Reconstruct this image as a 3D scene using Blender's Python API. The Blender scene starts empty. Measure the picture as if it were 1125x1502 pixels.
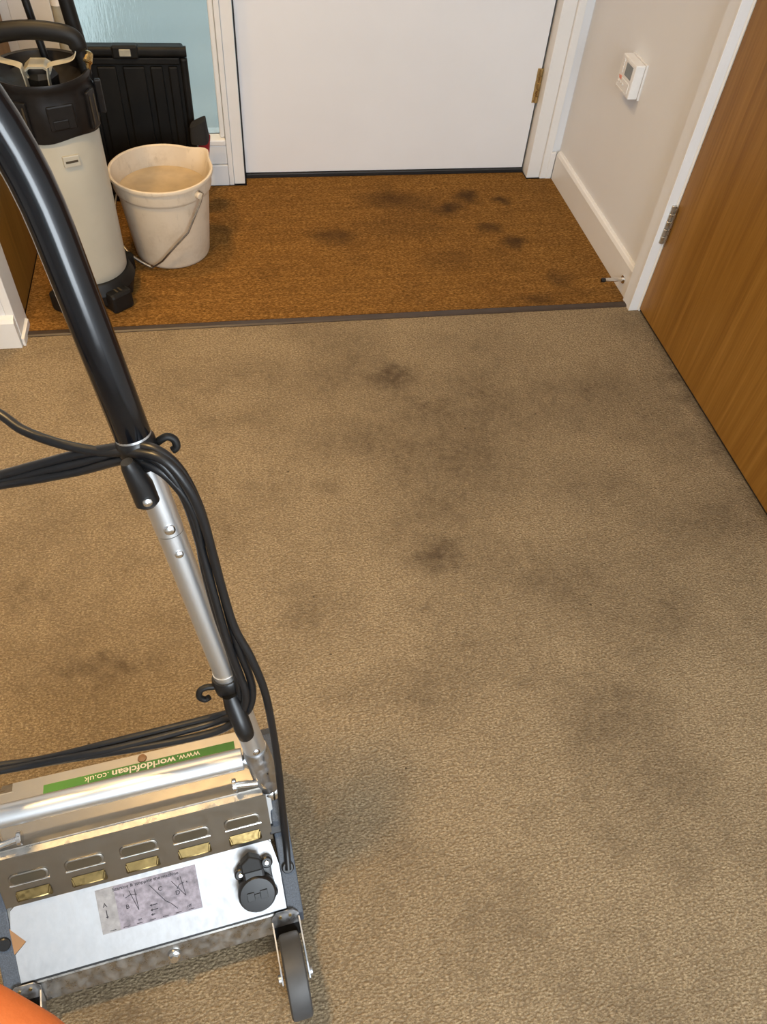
import bpy, bmesh, math, random
from mathutils import Vector, Matrix
random.seed(4)
PI = math.pi
S = bpy.context.scene
COL = S.collection

# ---------------------------------------------------------------- camera
cam_d = bpy.data.cameras.new('camera'); cam = bpy.data.objects.new('camera', cam_d); COL.objects.link(cam)
cam_d.sensor_fit = 'HORIZONTAL'; cam_d.sensor_width = 36.0; cam_d.lens = 36.0 * 1128 / 1125
cam_d.clip_start = 0.01; cam_d.clip_end = 50
right = Vector((0.98392261, -0.1669988, 0.06330631)); down = Vector((-0.08909988, -0.76620301, -0.63639151)); fwd = Vector((0.1547821, 0.62051942, -0.76876404))
m = Matrix.Identity(4)
for i in range(3):
    m[i][0] = right[i]; m[i][1] = -down[i]; m[i][2] = -fwd[i]
m[0][3], m[1][3], m[2][3] = 0, 0, 1.30
cam.matrix_world = m
S.camera = cam

# ---------------------------------------------------------------- world, lights, exposure
w = bpy.data.worlds.new('world'); S.world = w; w.use_nodes = True
bg = w.node_tree.nodes['Background']; bg.inputs[0].default_value = (0.70, 0.86, 0.90, 1); bg.inputs[1].default_value = 0.95
def area(name, loc, target, sx, sy, power, color, spread=180):
    d = bpy.data.lights.new(name, 'AREA'); d.shape = 'RECTANGLE'; d.size = sx; d.size_y = sy; d.energy = power; d.color = color; d.spread = math.radians(spread)
    o = bpy.data.objects.new(name, d); COL.objects.link(o); o.location = loc
    o.rotation_euler = (Vector(target) - Vector(loc)).to_track_quat('-Z', 'Y').to_euler()
    return o
area('window_daylight', (0.55, -1.46, 1.45), (0.55, 1.0, 1.25), 0.95, 1.3, 52, (0.84, 0.92, 1.0))
area('downlight_hall', (-0.62, 0.80, 2.33), (-0.62, 0.80, 0), 0.16, 0.16, 17, (1.0, 0.64, 0.25), 118)
area('downlight_porch', (-0.40, 2.08, 2.33), (-0.40, 2.08, 0), 0.16, 0.16, 9, (1.0, 0.64, 0.27), 130)
vs = S.view_settings
vs.view_transform = 'Standard'; vs.look = 'None'; vs.exposure = 0.20; vs.gamma = 1.0; vs.use_curve_mapping = False

# ---------------------------------------------------------------- materials
def nodes_of(name):
    mt = bpy.data.materials.new(name); mt.use_nodes = True
    nt = mt.node_tree
    return mt, nt, nt.nodes['Principled BSDF']
def N(nt, typ, **kw):
    n = nt.nodes.new(typ)
    for k, v in kw.items(): setattr(n, k, v)
    return n
def lk(nt, a, b): nt.links.new(a, b)
def math_n(nt, op, a, b=None, clamp=False):
    n = N(nt, 'ShaderNodeMath', operation=op); n.use_clamp = clamp
    for i, v in enumerate((a, b)):
        if v is None: continue
        if isinstance(v, (int, float)): n.inputs[i].default_value = v
        else: lk(nt, v, n.inputs[i])
    return n.outputs[0]
def mapped(nt, scale, coord='Object'):
    tc = N(nt, 'ShaderNodeTexCoord'); mp = N(nt, 'ShaderNodeMapping')
    mp.inputs['Scale'].default_value = scale
    lk(nt, tc.outputs[coord], mp.inputs[0]); return mp.outputs[0]
def noise(nt, vec, scale, detail=3, rough=0.55):
    n = N(nt, 'ShaderNodeTexNoise'); n.inputs['Scale'].default_value = scale; n.inputs['Detail'].default_value = detail; n.inputs['Roughness'].default_value = rough
    lk(nt, vec, n.inputs['Vector']); return n.outputs['Fac']
def ramp(nt, fac, stops):
    r = N(nt, 'ShaderNodeValToRGB'); e = r.color_ramp.elements
    while len(e) < len(stops): e.new(0.5)
    for el, (p, c) in zip(e, stops): el.position = p; el.color = (*c, 1)
    lk(nt, fac, r.inputs[0]); return r.outputs[0]
def maprange(nt, v, a, b, c, d):
    n = N(nt, 'ShaderNodeMapRange', interpolation_type='SMOOTHSTEP')
    lk(nt, v, n.inputs[0])
    for i, x in enumerate((a, b, c, d)): n.inputs[i + 1].default_value = x
    return n.outputs[0]
def bump(nt, bsdf, h, strength, dist):
    b = N(nt, 'ShaderNodeBump'); b.inputs['Strength'].default_value = strength; b.inputs['Distance'].default_value = dist
    lk(nt, h, b.inputs['Height']); lk(nt, b.outputs[0], bsdf.inputs['Normal'])
def mixc(nt, fac, a, b, mode='MIX'):
    n = N(nt, 'ShaderNodeMix', data_type='RGBA', blend_type=mode)
    for idx, v in ((0, fac), (6, a), (7, b)):
        if isinstance(v, (int, float)): n.inputs[idx].default_value = v
        elif isinstance(v, tuple): n.inputs[idx].default_value = (*v, 1)
        else: lk(nt, v, n.inputs[idx])
    return n.outputs[2]
def plain(name, col, rough=0.5, metal=0.0, var=0.06, scale=30, bmp=0.0, bscale=200, spec=0.5, stretch=(1, 1, 1)):
    mt, nt, b = nodes_of(name)
    v = mapped(nt, stretch)
    f = noise(nt, v, scale, 4)
    lo = tuple(max(0, c * (1 - 2 * var)) for c in col); hi = tuple(min(1, c * (1 + 2 * var)) for c in col)
    lk(nt, ramp(nt, f, [(0.25, lo), (0.75, hi)]), b.inputs['Base Color'])
    b.inputs['Roughness'].default_value = rough; b.inputs['Metallic'].default_value = metal; b.inputs['Specular IOR Level'].default_value = spec
    if bmp: bump(nt, b, noise(nt, v, bscale, 2), bmp, 0.002)
    return mt

def spots(nt, vec, lst):
    """soft-edged soil marks at fixed floor positions, edges broken up by noise"""
    warp = N(nt, 'ShaderNodeTexNoise'); warp.inputs['Scale'].default_value = 16; warp.inputs['Detail'].default_value = 4
    lk(nt, vec, warp.inputs['Vector'])
    ad = N(nt, 'ShaderNodeVectorMath', operation='MULTIPLY_ADD'); lk(nt, warp.outputs['Color'], ad.inputs[0])
    ad.inputs[1].default_value = (0.09, 0.09, 0); lk(nt, vec, ad.inputs[2])
    acc = None
    for (x, y, rx, ry, s) in lst:
        sub = N(nt, 'ShaderNodeVectorMath', operation='SUBTRACT'); lk(nt, ad.outputs[0], sub.inputs[0]); sub.inputs[1].default_value = (x + 0.045, y + 0.045, 0)
        sc = N(nt, 'ShaderNodeVectorMath', operation='MULTIPLY'); lk(nt, sub.outputs[0], sc.inputs[0]); sc.inputs[1].default_value = (1 / rx, 1 / ry, 0)
        ln = N(nt, 'ShaderNodeVectorMath', operation='LENGTH'); lk(nt, sc.outputs[0], ln.inputs[0])
        v = maprange(nt, ln.outputs['Value'], 1.2, 0.1, 0.0, s * 1.5)
        acc = v if acc is None else math_n(nt, 'ADD', acc, v)
    return acc

def carpet_mat():
    mt, nt, b = nodes_of('beige_carpet')
    v = mapped(nt, (1, 1, 1)); vr = mapped(nt, (0.62, 1.0, 1))
    tuft = N(nt, 'ShaderNodeTexVoronoi'); tuft.inputs['Scale'].default_value = 290; lk(nt, vr, tuft.inputs['Vector'])
    fine = noise(nt, vr, 340, 4, 0.8); mid = noise(nt, v, 55, 4, 0.6); broad = noise(nt, v, 3.4, 6, 0.62); cloud = noise(nt, v, 9, 5, 0.65)
    c = ramp(nt, fine, [(0.32, (0.132, 0.092, 0.048)), (0.50, (0.355, 0.268, 0.160)), (0.70, (0.67, 0.535, 0.355))])
    c = mixc(nt, maprange(nt, tuft.outputs['Distance'], 0.35, 0.8, 0, 0.55), c, (0.20, 0.145, 0.09))
    soil = spots(nt, v, [(0.36, 1.50, .075, .06, .30), (0.23, 1.50, .22, .13, .20), (0.47, 1.42, .22, .14, .20), (0.56, 1.46, .10, .07, .16), (0.40, 1.27, .30, .16, .20),
                         (0.353, .918, .075, .055, .36), (0.149, 1.141, .05, .04, .24), (0.055, .80, .05, .035, .22), (0.594, .535, .12, .08, .22), (0.726, .694, .15, .10, .22),
                         (0.752, 1.098, .16, .12, .16), (-0.315, .742, .12, .025, .24), (-0.03, 1.55, .16, .09, .18), (0.90, 1.421, .12, .09, .12), (0.591, .81, .2, .14, .17),
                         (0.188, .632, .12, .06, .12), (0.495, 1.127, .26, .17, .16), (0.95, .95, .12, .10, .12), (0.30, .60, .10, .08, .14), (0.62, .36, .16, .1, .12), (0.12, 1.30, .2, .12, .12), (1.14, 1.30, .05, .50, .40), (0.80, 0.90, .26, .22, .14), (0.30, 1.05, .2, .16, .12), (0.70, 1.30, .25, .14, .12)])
    wide = maprange(nt, broad, 0.40, 0.66, 0.0, 0.34)
    small = maprange(nt, cloud, 0.48, 0.80, 0.0, 0.30)
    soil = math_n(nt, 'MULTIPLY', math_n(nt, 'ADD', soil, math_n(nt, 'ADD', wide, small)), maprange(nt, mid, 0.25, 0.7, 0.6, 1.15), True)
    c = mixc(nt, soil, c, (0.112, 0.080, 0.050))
    speck = N(nt, 'ShaderNodeTexVoronoi'); speck.inputs['Scale'].default_value = 13; lk(nt, v, speck.inputs['Vector'])
    c = mixc(nt, maprange(nt, speck.outputs['Distance'], 0.045, 0.02, 0, 0.75), c, (0.04, 0.03, 0.02))
    lk(nt, c, b.inputs['Base Color']); b.inputs['Roughness'].default_value = 0.95; b.inputs['Specular IOR Level'].default_value = 0.1
    h = math_n(nt, 'ADD', math_n(nt, 'MULTIPLY', tuft.outputs['Distance'], -0.7), math_n(nt, 'MULTIPLY', fine, 0.8))
    bump(nt, b, h, 1.0, 0.005)
    return mt
def coir_mat():
    mt, nt, b = nodes_of('coir')
    v = mapped(nt, (1, 1, 1)); vs_ = mapped(nt, (0.45, 1.1, 1)); vl = mapped(nt, (1.2, 26, 1))
    fine = noise(nt, vs_, 260, 5, 0.8); rows = noise(nt, vl, 3.0, 4, 0.6); cloud = noise(nt, v, 7, 5)
    c = ramp(nt, fine, [(0.33, (0.055, 0.023, 0.004)), (0.5, (0.235, 0.110, 0.023)), (0.70, (0.62, 0.34, 0.10))])
    c = mixc(nt, maprange(nt, rows, 0.35, 0.7, 0.0, 0.38), c, (0.10, 0.045, 0.012))
    soil = spots(nt, v, [(0.772, 2.372, .06, .05, .55), (0.71, 2.309, .055, .045, .5), (0.884, 2.344, .045, .035, .55), (0.669, 2.281, .04, .04, .35), (0.859, 2.086, .05, .045, .5), (0.802, 2.17, .05, .04, .45),
                         (0.285, 2.169, .09, .06, .42), (0.94, 1.883, .06, .05, .36), (0.566, 2.338, .14, .09, .28), (0.836, 1.788, .07, .04, .42), (0.483, 2.386, .12, .07, .3), (0.5, 2.2, .2, .1, .2), (0.62, 2.0, .12, .08, .18)])
    soil = math_n(nt, 'ADD', soil, maprange(nt, cloud, 0.5, 0.8, 0, 0.3), True)
    c = mixc(nt, soil, c, (0.045, 0.024, 0.010))
    lk(nt, c, b.inputs['Base Color']); b.inputs['Roughness'].default_value = 0.95; b.inputs['Specular IOR Level'].default_value = 0.1
    bump(nt, b, fine, 0.9, 0.005)
    return mt
def oak_mat(name, dark=1.0):
    mt, nt, b = nodes_of(name)
    v1 = mapped(nt, (1, 34, 1.1)); v2 = mapped(nt, (1, 160, 4.5)); v3 = mapped(nt, (1, 8, 0.35))
    g = math_n(nt, 'ADD', math_n(nt, 'MULTIPLY', noise(nt, v1, 1.0, 4, 0.6), 0.45), math_n(nt, 'ADD', math_n(nt, 'MULTIPLY', noise(nt, v2, 1.0, 3, 0.6), 0.3), math_n(nt, 'MULTIPLY', noise(nt, v3, 1.0, 2), 0.25)))
    k = dark
    c = ramp(nt, g, [(0.34, (0.19 * k, 0.078 * k, 0.010 * k)), (0.5, (0.30 * k, 0.138 * k, 0.021 * k)), (0.66, (0.41 * k, 0.205 * k, 0.042 * k))])
    lk(nt, c, b.inputs['Base Color']); b.inputs['Roughness'].default_value = 0.42; b.inputs['Specular IOR Level'].default_value = 0.35
    bump(nt, b, g, 0.08, 0.002)
    return mt
def metal_mat(name, col, rough, blot=0.25, scale=35, streak=(1, 1, 1), rv=0.3):
    mt, nt, b = nodes_of(name)
    v = mapped(nt, streak)
    f = noise(nt, v, scale, 5, 0.65)
    lk(nt, ramp(nt, f, [(0.3, tuple(c * (1 - blot) for c in col)), (0.7, tuple(min(1, c * (1 + blot * .6)) for c in col))]), b.inputs['Base Color'])
    b.inputs['Metallic'].default_value = 1.0
    rr = maprange(nt, noise(nt, v, scale * 2.3, 4), 0.3, 0.7, rough * (1 - rv), rough * (1 + rv)); lk(nt, rr, b.inputs['Roughness'])
    return mt
def glass_mat():
    mt, nt, b = nodes_of('textured_glass')
    v = mapped(nt, (1, 1, 0.16))
    w1 = noise(nt, v, 120, 3, 0.6); w2 = noise(nt, mapped(nt, (1, 1, 0.5)), 22, 3)
    b.inputs['Base Color'].default_value = (0.90, 0.97, 0.98, 1); b.inputs['Roughness'].default_value = 0.14
    b.inputs['Transmission Weight'].default_value = 1.0; b.inputs['IOR'].default_value = 1.3
    bump(nt, b, math_n(nt, 'ADD', w1, w2), 0.5, 0.004)
    return mt
def bucket_mat():
    mt, nt, b = nodes_of('bucket_plastic')
    v = mapped(nt, (1, 1, 1))
    g = noise(nt, v, 14, 6, 0.7); s = noise(nt, mapped(nt, (1, 1, .3)), 45, 4, 0.7)
    c = mixc(nt, maprange(nt, g, 0.44, 0.75, 0, 0.5), (0.66, 0.56, 0.43), (0.44, 0.33, 0.21))
    c = mixc(nt, maprange(nt, s, 0.57, 0.76, 0, 0.45), c, (0.30, 0.23, 0.15))
    lk(nt, c, b.inputs['Base Color']); b.inputs['Roughness'].default_value = 0.5
    return mt

M = dict(
    carpet=carpet_mat(), coir=coir_mat(), oak=oak_mat('oak_veneer', 0.88), oak_dark=oak_mat('oak_veneer_cupboard', 0.75),
    wall=plain('wall_emulsion', (0.77, 0.775, 0.785), 0.85, var=0.012, scale=3, bmp=0.05, bscale=350),
    ceil=plain('ceiling_emulsion', (0.8, 0.8, 0.78), 0.9, var=0.01),
    gloss=plain('white_gloss_paint', (0.80, 0.79, 0.77), 0.35, var=0.015, scale=8),
    door=plain('white_door_paint', (0.80, 0.80, 0.81), 0.45, var=0.012, scale=4),
    seal=plain('black_seal', (0.012, 0.012, 0.013), 0.5), strip=plain('brown_threshold', (0.040, 0.026, 0.018), 0.45, var=0.1),
    brass=metal_mat('aged_brass', (0.55, 0.40, 0.18), 0.35), chrome=metal_mat('polished_steel', (0.80, 0.80, 0.80), 0.18, 0.08), hinge=metal_mat('satin_steel', (0.62, 0.60, 0.56), 0.32, .15),
    alu=plain('satin_aluminium', (0.74, 0.755, 0.77), 0.42, 1.0, 0.01, 8), cast=metal_mat('cast_alloy', (0.52, 0.53, 0.55), 0.38, 0.18, 40),
    galv=metal_mat('galvanised_sheet', (0.42, 0.41, 0.39), 0.34, 0.32, 34), panel=metal_mat('brushed_panel', (0.52, 0.525, 0.535), 0.55, 0.05, 60, (1, .6, .6), 0.12),
    louvre=metal_mat('louvre_sheet', (0.35, 0.33, 0.295), 0.34, 0.06, 22, (1, 1, 1), 0.07), ledge=metal_mat('louvre_ledge', (0.225, 0.16, 0.065), 0.40, 0.25, 60),  # ledge amber: reflected warm ceiling light put into the metal colour
    slot=plain('opening_shade', (0.055, 0.040, 0.020), 0.6), side=plain('blue_grey_casting', (0.060, 0.072, 0.092), 0.55, var=0.2, scale=500, bmp=0.3, bscale=700),  # slot: shade inside openings put into a dark colour
    black=plain('black_plastic', (0.006, 0.006, 0.0065), 0.38, var=0.15), blackm=plain('matt_black_plastic', (0.008, 0.0075, 0.007), 0.5, var=0.15, spec=0.3),
    grip=plain('black_grip', (0.004, 0.0045, 0.006), 0.17, var=0.1), rubber=plain('black_rubber', (0.0075, 0.0075, 0.0085), 0.38, var=0.1), tyre=plain('grey_tyre', (0.055, 0.056, 0.058), 0.55, var=0.12),
    label=plain('label_foil', (0.235, 0.215, 0.255), 0.55, var=0.24, scale=120), label2=plain('label_tab_foil', (0.27, 0.265, 0.27), 0.5, var=0.16, scale=90), ink=plain('ink', (0.015, 0.012, 0.02), 0.6), cream=plain('cream_sticker', (0.86, 0.74, 0.55), 0.5, var=0.02),
    green=plain('green_sticker', (0.055, 0.20, 0.022), 0.5, var=0.04), cream2=plain('cream_edge', (0.80, 0.72, 0.62), 0.5, var=0.02), white=plain('white_plastic', (0.80, 0.79, 0.77), 0.4, var=0.02), screen=plain('lcd', (0.20, 0.22, 0.22), 0.25), red_print=plain('red_print', (0.75, 0.28, 0.18), 0.5),
    tank=plain('beige_tank', (0.47, 0.44, 0.36), 0.36, var=0.04, scale=9), darkcap=plain('charcoal_plastic', (0.009, 0.008, 0.008), 0.42, var=0.15, spec=0.3, scale=60, bmp=0.1, bscale=500),
    crate=plain('black_crate', (0.006, 0.0055, 0.0045), 0.55, var=0.35, scale=18, spec=0.22, stretch=(1, 1, .3)), bracket=plain('pale_bracket', (0.36, 0.34, 0.27), 0.45, var=0.1),
    bucket=bucket_mat(), liquid=plain('murky_water', (0.43, 0.325, 0.195), 0.30, var=0.07, scale=24), wire=metal_mat('galvanised_wire', (0.36, 0.33, 0.29), 0.42, 0.3, 90),
    red=plain('red_fabric', (0.30, 0.008, 0.012), 0.85, var=0.1, bmp=0.3, bscale=700), blackf=plain('black_fabric', (0.008, 0.008, 0.009), 0.9, bmp=0.3, bscale=700),
    skin=plain('orange_lit_skin', (0.60, 0.155, 0.035), 0.6, var=0.05, scale=60, bmp=0.1, bscale=900), nail=plain('nail', (0.80, 0.45, 0.30), 0.35), tan=plain('brown_strap', (0.30, 0.16, 0.07), 0.7), glass=glass_mat(), outside=plain('outside_paving', (0.52, 0.52, 0.50), 0.8, var=0.06, scale=3), lamp=None)  # skin: orange light through the fingertip put into its colour
mt, nt, b = nodes_of('lamp_diffuser'); b.inputs['Base Color'].default_value = (0.9, 0.85, 0.75, 1); b.inputs['Emission Color'].default_value = (1, .8, .55, 1); b.inputs['Emission Strength'].default_value = 3.0
M['lamp'] = mt

# ---------------------------------------------------------------- helpers
def obj(name, bm, mat, parent=None, smooth=False, loc=None):
    me = bpy.data.meshes.new(name)
    bmesh.ops.recalc_face_normals(bm, faces=bm.faces)
    bm.to_mesh(me); bm.free()
    if smooth:
        me.polygons.foreach_set('use_smooth', [True] * len(me.polygons))
        try: me.set_sharp_from_angle(angle=math.radians(42))
        except Exception: pass
    me.materials.append(M[mat])
    o = bpy.data.objects.new(name, me); COL.objects.link(o)
    if parent: o.parent = parent
    if loc: o.location = loc
    return o
def tag(o, label=None, cat=None, group=None, kind=None):
    for k, v in (('label', label), ('category', cat), ('group', group), ('kind', kind)):
        if v: o[k] = v
    return o
def empty(name, loc=(0, 0, 0), rz=0, label=None, cat=None, group=None, kind=None):
    o = bpy.data.objects.new(name, None); COL.objects.link(o); o.location = loc; o.rotation_euler = (0, 0, rz); o.empty_display_size = 0.05
    return tag(o, label, cat, group, kind)
def box(x0, x1, y0, y1, z0, z1, bev=0.0, seg=2, bm=None):
    nb = bmesh.new()
    bmesh.ops.create_cube(nb, size=1)
    for v in nb.verts:
        v.co = Vector(((x0 + x1) / 2 + v.co.x * (x1 - x0), (y0 + y1) / 2 + v.co.y * (y1 - y0), (z0 + z1) / 2 + v.co.z * (z1 - z0)))
    if bev: bmesh.ops.bevel(nb, geom=nb.edges[:], offset=bev, segments=seg, affect='EDGES', profile=0.5)
    return merge(bm, nb)
def merge(bm, nb):
    if bm is None: return nb
    me = bpy.data.meshes.new('t'); nb.to_mesh(me); nb.free(); bm.from_mesh(me); bpy.data.meshes.remove(me)
    return bm
def xform(bm, mat):
    for v in bm.verts: v.co = mat @ v.co
    return bm
def poly_prism(pts, ax, a, b, bev=0.0, bm=None):
    """extrude a 2D outline along axis ax (0:x pts are (y,z); 1:y pts (x,z); 2:z pts (x,y)) from a to b"""
    nb = bmesh.new()
    def mk(p, t):
        return {0: (t, p[0], p[1]), 1: (p[0], t, p[1]), 2: (p[0], p[1], t)}[ax]
    A = [nb.verts.new(mk(p, a)) for p in pts]; B = [nb.verts.new(mk(p, b)) for p in pts]
    n = len(pts)
    nb.faces.new(A); nb.faces.new(B[::-1])
    for i in range(n): nb.faces.new((A[i], B[i], B[(i + 1) % n], A[(i + 1) % n]))
    bmesh.ops.recalc_face_normals(nb, faces=nb.faces)
    if bev: bmesh.ops.bevel(nb, geom=nb.edges[:], offset=bev, segments=2, affect='EDGES', profile=0.5)
    return merge(bm, nb)
def lathe(prof, n=48, c=(0, 0, 0), fn=None, bm=None, close=False):
    """profile [(r,z)], revolved about z; fn(angle, r, z) -> (r, z) may deform"""
    nb = bmesh.new(); rings = []
    for r, z in prof:
        if r < 1e-6: rings.append([nb.verts.new((c[0], c[1], c[2] + z))]); continue
        ring = []
        for k in range(n):
            a = 2 * PI * k / n
            rr, zz = fn(a, r, z) if fn else (r, z)
            ring.append(nb.verts.new((c[0] + rr * math.cos(a), c[1] + rr * math.sin(a), c[2] + zz)))
        rings.append(ring)
    pairs = list(zip(rings, rings[1:])) + ([(rings[-1], rings[0])] if close else [])
    for A, B in pairs:
        for k in range(n):
            k2 = (k + 1) % n
            if len(A) == 1 and len(B) == 1: continue
            if len(A) == 1: nb.faces.new((A[0], B[k], B[k2]))
            elif len(B) == 1: nb.faces.new((A[k], A[k2], B[0]))
            else: nb.faces.new((A[k], A[k2], B[k2], B[k]))
    return merge(bm, nb)
def smooth_path(pts, sub=6):
    P = [Vector(p) for p in pts]; out = []
    for i in range(len(P) - 1):
        p0 = P[max(i - 1, 0)]; p1 = P[i]; p2 = P[i + 1]; p3 = P[min(i + 2, len(P) - 1)]
        for k in range(sub):
            t = k / sub
            out.append(0.5 * ((2 * p1) + (p2 - p0) * t + (2 * p0 - 5 * p1 + 4 * p2 - p3) * t * t + (3 * p1 - p0 - 3 * p2 + p3) * t ** 3))
    out.append(P[-1]); return out
def tube(pts, r, n=14, bm=None, cap=True, sx=1.0):
    """sweep a circle (optionally flattened by sx) along pts; r number or list"""
    P = [Vector(p) for p in pts]; nb = bmesh.new(); rings = []
    t = (P[1] - P[0]).normalized()
    ref = Vector((0, 0, 1)) if abs(t.z) < 0.9 else Vector((1, 0, 0))
    u = (ref - t * ref.dot(t)).normalized()
    for i, p in enumerate(P):
        a = P[max(i - 1, 0)]; b_ = P[min(i + 1, len(P) - 1)]
        t = (b_ - a).normalized()
        u = (u - t * u.dot(t)).normalized(); v = t.cross(u)
        rr = r[i] if isinstance(r, (list, tuple)) else r
        rings.append([nb.verts.new(p + (u * math.cos(2 * PI * k / n) * sx + v * math.sin(2 * PI * k / n)) * rr) for k in range(n)])
    for A, B in zip(rings, rings[1:]):
        for k in range(n): nb.faces.new((A[k], A[(k + 1) % n], B[(k + 1) % n], B[k]))
    if cap: nb.faces.new(rings[0][::-1]); nb.faces.new(rings[-1])
    return merge(bm, nb)
def cyl(p0, p1, r, n=20, bm=None, bev=0.0):
    p0 = Vector(p0); p1 = Vector(p1); d = p1 - p0; L = d.length
    e = min(bev, L * .4, r * .4) if bev else 0
    if e: return tube([p0, p0 + d * (e / L), p1 - d * (e / L), p1], [r - e, r, r, r - e], n, bm)
    return tube([p0, p1], r, n, bm)
def stadium(w, h, rad, n=6):
    """rounded rectangle outline centred on 0"""
    o = []
    for cx, cy, a0 in ((w / 2 - rad, h / 2 - rad, 0), (-w / 2 + rad, h / 2 - rad, 90), (-w / 2 + rad, -h / 2 + rad, 180), (w / 2 - rad, -h / 2 + rad, 270)):
        for k in range(n + 1):
            a = math.radians(a0 + 90 * k / n); o.append((cx + rad * math.cos(a), cy + rad * math.sin(a)))
    return o
def basis(o, eu, ev):
    eu = Vector(eu).normalized(); ev = Vector(ev).normalized(); n = eu.cross(ev)
    mm = Matrix.Identity(4)
    for i in range(3): mm[i][0] = eu[i]; mm[i][1] = ev[i]; mm[i][2] = n[i]; mm[i][3] = o[i]
    return mm
def text_bm(body, size, cx, cy, width=None, depth=0.0, bold=0.0, rot=0.0, bm=None):
    cu = bpy.data.curves.new('t', 'FONT'); cu.body = body; cu.size = size; cu.align_x = 'CENTER'; cu.align_y = 'CENTER'; cu.offset = bold; cu.extrude = depth
    to = bpy.data.objects.new('t', cu); COL.objects.link(to)
    bpy.context.view_layer.update()
    me = bpy.data.meshes.new_from_object(to.evaluated_get(bpy.context.evaluated_depsgraph_get()))
    bpy.data.objects.remove(to); bpy.data.curves.remove(cu)
    nb = bmesh.new(); nb.from_mesh(me); bpy.data.meshes.remove(me)
    if nb.verts:
        xs = [v.co.x for v in nb.verts]; ww = max(xs) - min(xs); k = width / ww if width else 1
        mx = (max(xs) + min(xs)) / 2
        c, s = math.cos(rot), math.sin(rot)
        for v in nb.verts:
            x = (v.co.x - mx) * k; y = v.co.y
            v.co.x = cx + c * x - s * y; v.co.y = cy + s * x + c * y
    return merge(bm, nb)
def stroke(p, q, wd, bm=None, z=0.0):
    p = Vector((*p, z)); q = Vector((*q, z)); d = (q - p).normalized(); s = Vector((-d.y, d.x, 0)) * wd / 2
    nb = bmesh.new(); nb.faces.new([nb.verts.new(x) for x in (p - s, q - s, q + s, p + s)])
    return merge(bm, nb)
def arrow(p, q, wd, bm=None):
    bm = stroke(p, q, wd, bm)
    a = Vector((*p, 0)); b_ = Vector((*q, 0)); d = (b_ - a).normalized(); s = Vector((-d.y, d.x, 0)) * wd * 1.7
    nb = bmesh.new(); nb.faces.new([nb.verts.new(x) for x in (b_ + d * wd * 2.4, b_ + s, b_ - s)])
    return merge(bm, nb)
def struct(name, bm, mat, smooth=False): return tag(obj(name, bm, mat, None, smooth), kind='structure')

# ================================================================ THE SETTING
WX = 1.120          # right wall plane
LX = -0.575         # left wall plane of the porch
FY = 2.495          # face of the front frames
struct('floor', box(-2.3, 1.30, -1.6, 1.738, -0.05, 0.0), 'carpet')
struct('floor_subfloor', box(-0.75, 1.30, 1.738, 2.75, -0.05, -0.012), 'strip').name = 'floor_base'
t = struct('trim_1', poly_prism([(1.734, -0.012), (1.734, 0.002), (1.738, 0.005), (1.753, 0.005), (1.757, 0.002), (1.757, -0.012)], 0, -0.57, WX), 'strip')
t['label'] = 'dark brown threshold strip between carpet and coir mat'
struct('ceiling', box(-2.4, 1.3, -1.7, 2.7, 2.40, 2.45), 'ceil')
# right wall: porch part, over-door part, part behind the camera
rw = box(WX, 1.28, 1.765, 2.75, 0, 2.40)
rw = box(WX, 1.28, 0.77, 1.765, 2.06, 2.40, bm=rw); rw = box(WX, 1.28, -1.6, 0.77, 0, 2.40, bm=rw)
struct('wall_right', rw, 'wall')
def skirting(name, y0, y1, x, sgn, h=0.098, th=0.015):
    return struct(name, poly_prism([(x, 0.0), (x + sgn * th, 0.0), (x + sgn * th, h - 0.012), (x + sgn * (th - 0.004), h - 0.003), (x + sgn * (th - 0.008), h), (x, h)], 1, y0, y1), 'gloss')
skirting('baseboard_right', 1.765, FY - 0.012, WX, -1)
skirting('baseboard_right_near', -1.6, 0.764, WX, -1)
# oak room door in the right wall with its white lining
d2 = empty('door_2', (1.128, 1.715, 0), 0, 'oak veneer door standing closed in the right wall', kind='structure')
obj('door_leaf', box(0.0, 0.044, -0.895, -0.004, 0.008, 2.04, 0.0015, 1), 'oak', d2)
obj('shadow_gap', box(0.004, 0.04, -0.90, 0.0, 0.0005, 0.008), 'seal', d2)
obj('architrave', box(-0.031, -0.005, 0.0, 0.006, 0, 2.09, 0.001), 'gloss', d2)
obj('wall_return', box(-0.0295, 0.0, 0.006, 0.05, 0, 2.09), 'wall', d2)
obj('lining_edge', box(-0.005, 0.004, 0.0005, 0.006, 0, 2.09), 'cream2', d2)
obj('architrave', box(-0.032, 0.0, -0.95, -0.899, 0, 2.09, 0.003), 'gloss', d2)
obj('architrave', box(-0.032, 0.0, -0.95, 0.05, 2.045, 2.10, 0.003), 'gloss', d2)
obj('frame_lining', box(-0.0, 0.06, -0.003, 0.05, 0, 2.06), 'gloss', d2)
def hinge(parent, x, y, z0, z1, mat, r=0.0055, plate=(0.0, 0.0), n=5):
    hg = obj('hinge', box(x - 0.001, x + 0.002, y - 0.014, y + 0.016, z0, z1) if plate[0] else box(x - 0.016, x + 0.014, y - 0.001, y + 0.001, z0, z1), mat, parent)
    L = (z1 - z0) / n
    for k in range(n): obj('knuckle', cyl((x - 0.004, y - 0.002, z0 + k * L + 0.0008), (x - 0.004, y - 0.002, z0 + (k + 1) * L - 0.0008), r, 14, bev=0.0008), mat, hg, True)
    return hg
hinge(d2, -0.006, 0.0, 0.217, 0.325, 'hinge', 0.0065, (1, 1))
hinge(d2, -0.006, 0.0, 1.70, 1.81, 'hinge', 0.0065, (1, 1))
kn = obj('door_handle', lathe([(0, .0), (0.026, 0), (0.026, 0.006), (0.01, 0.01), (0.01, 0.04), (0, 0.04)], 24), 'hinge', d2, True)
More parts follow.
